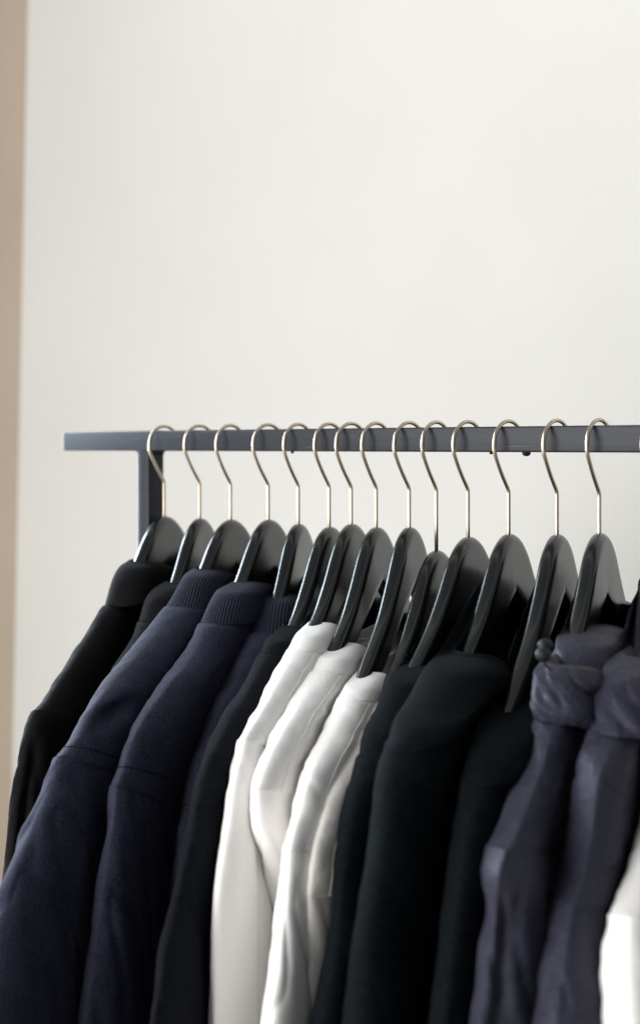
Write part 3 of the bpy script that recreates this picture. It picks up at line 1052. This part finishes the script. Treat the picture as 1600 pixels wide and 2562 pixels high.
def hood(root, hi, pts, a, c, seed):
    """the rolled hood lying round the collar base"""
    s, yaw = SX[hi], R(GYAW[hi])
    rr = path_rows(to_local(pts, s, yaw, a, c), 34)
    rows = []
    q = rr[0]
    rows.append(dict(yf=q[0] + .01, yb=-q[0] - .01, z=q[1] - .004, xo=off(q[2]), a=q[2] - .012, c=q[3] - .012, dip=.03))
    rows.append(dict(yf=q[0] + .003, yb=-q[0] - .003, z=q[1] + .002, xo=off(q[2]), a=q[2] - .004, c=q[3] - .004, dip=.03))
    for i, q in enumerate(rr):
        f = i / (len(rr) - 1)
        bl = .0015 * math.sin(f * math.pi * 2.0) ** 2
        rows.append(dict(yf=q[0], yb=-q[0], z=q[1], xo=off(q[2]), a=q[2] + bl, c=q[3] + bl, dip=.034 + .03 * f))
    q = rr[-1]
    rows.append(dict(yf=q[0], yb=-q[0], z=q[1] + .002, xo=off(q[2]), a=q[2] - .006, c=q[3] - .006, dip=.064))

    def d(p, nx, ny, f, u, r):
        cc = p.x * .8 + p.z - p.y * .15
        q = Vector((cc * 48 + seed, p.y * 8, (p.x - p.z) * 7))
        v = .0042 * max(0, 1 - 3.6 * abs(noise.noise(q))) ** 1.4
        q = Vector((cc * 105 + seed, p.y * 20, (p.x - p.z) * 16))
        return .001 - v - .0016 * max(0, 1 - 3.4 * abs(noise.noise(q))) + .001 * noise.noise(p * 22)
    return stack('hood', rows, M['nylon'], root, 60, 60, d)


hood(g14, 13, HOOD1, (.026, .027), (.030, .034), 3.3)
hood(g15, 14, HOOD2, (.028, .03), (.032, .036), 7.9)

# cord toggle on the hooded jacket
s, yaw = SX[13], R(GYAW[13])
tx = 0.004
y1, z1 = locate(1350, 1614, s, yaw, .004, .004, tx)
y2, z2 = locate(1345, 1638, s, yaw, .004, .004, tx)
tg = mesh_obj('cord_toggle', *merge(ellipsoid((tx, y1, z1), .0058, .0058, .0048), ellipsoid((tx, y2, z2), .0062, .0062, .0058), ellipsoid((tx, y1 * .5 + y2 * .5, z1 * .5 + z2 * .5), .0036, .0036, .006)), M['plastic'], g14)
cp = smooth_path([(tx, y2, z2), (tx + .001, y2 + .002, z2 - .008), (tx + .004, y2 + .006, z2 - .012)], 10)
vs, fs = tube(cp, .0010, 8)
mesh_obj('cord', vs, fs, M['plastic'], g14)

garment('sweatshirt', 'white sweatshirt cut by the right picture edge, apart from the other white tops', 'sweatshirt', WH, 15,
        [(1668, 1690), (1652, 1698), (1641, 1716), (1634, 1742), (1628, 1768)],
        [(1627, 1773), (1621, 1850), (1612, 1950), (1600, 2046), (1584, 2111), (1564, 2170), (1540, 2225), (1520, 2255)],
        [(1512, 2285), (1507, 2344), (1500, 2443), (1497, 2562)],
        M['white'], M['white'], a_col=(.022, .024), c_col=(.022, .026), a_sh=(.02, .022), c_sh=(.028, .034), a_sl=(.022, .026), c_sl=(.034, .036), seed=63.3, ridge=35, sk=.35, dip=(.03, .002), body_a=.02, diag=.001)

# ------------------------------------------------------------------ light
w = bpy.data.worlds.new('World')
scene.world = w
w.use_nodes = True
bg = w.node_tree.nodes['Background']
bg.inputs['Color'].default_value = (0.92, 0.96, 1.0, 1)
bg.inputs['Strength'].default_value = 0.18


def area(name, loc, target, sx, sy, power, col):
    d = bpy.data.lights.new(name, 'AREA')
    d.shape = 'RECTANGLE'
    d.size, d.size_y = sx, sy
    d.energy = power
    d.color = col
    o = bpy.data.objects.new(name, d)
    COL.objects.link(o)
    o.location = loc
    o.rotation_euler = (Vector(target) - Vector(loc)).to_track_quat('-Z', 'Y').to_euler()
    return o


area('window_front', (-0.35, -3.3, 1.75), (1.6, -1.0, 1.35), 3.0, 2.8, 118, (1.0, 0.99, 0.97))
area('window_side', (-1.30, -0.02, 1.70), (-0.6, -1.24, 1.45), 1.05, 1.1, 72, (0.76, 0.88, 1.0))
area('wall_fill', (1.3, 0.15, 3.05), (1.3, 1.15, 2.55), 4.5, 0.35, 5, (1.0, 0.95, 0.88))  # unseen fill light, added to brighten the back wall and its reflections

# ------------------------------------------------------------------ camera
cam = bpy.data.cameras.new('camera')
co = bpy.data.objects.new('camera', cam)
COL.objects.link(co)
scene.camera = co
cam.sensor_fit = 'HORIZONTAL'
cam.sensor_width = 24.0
cam.lens = 50.0
cam.shift_y = -165 / 1600
cam.clip_start = 0.02
cam.clip_end = 60
fwd = Vector((U[1], V[1], 0))
co.location = (CAMX, CAMY, CAMZ)
co.rotation_euler = fwd.to_track_quat('-Z', 'Y').to_euler()
cam.dof.use_dof = True
cam.dof.focus_distance = 1.30
cam.dof.aperture_fstop = 4.0

scene.render.engine = 'CYCLES'
scene.cycles.use_denoising = True
scene.view_settings.view_transform = 'Standard'
scene.view_settings.look = 'None'
scene.view_settings.exposure = 0.72
scene.view_settings.gamma = 1.0
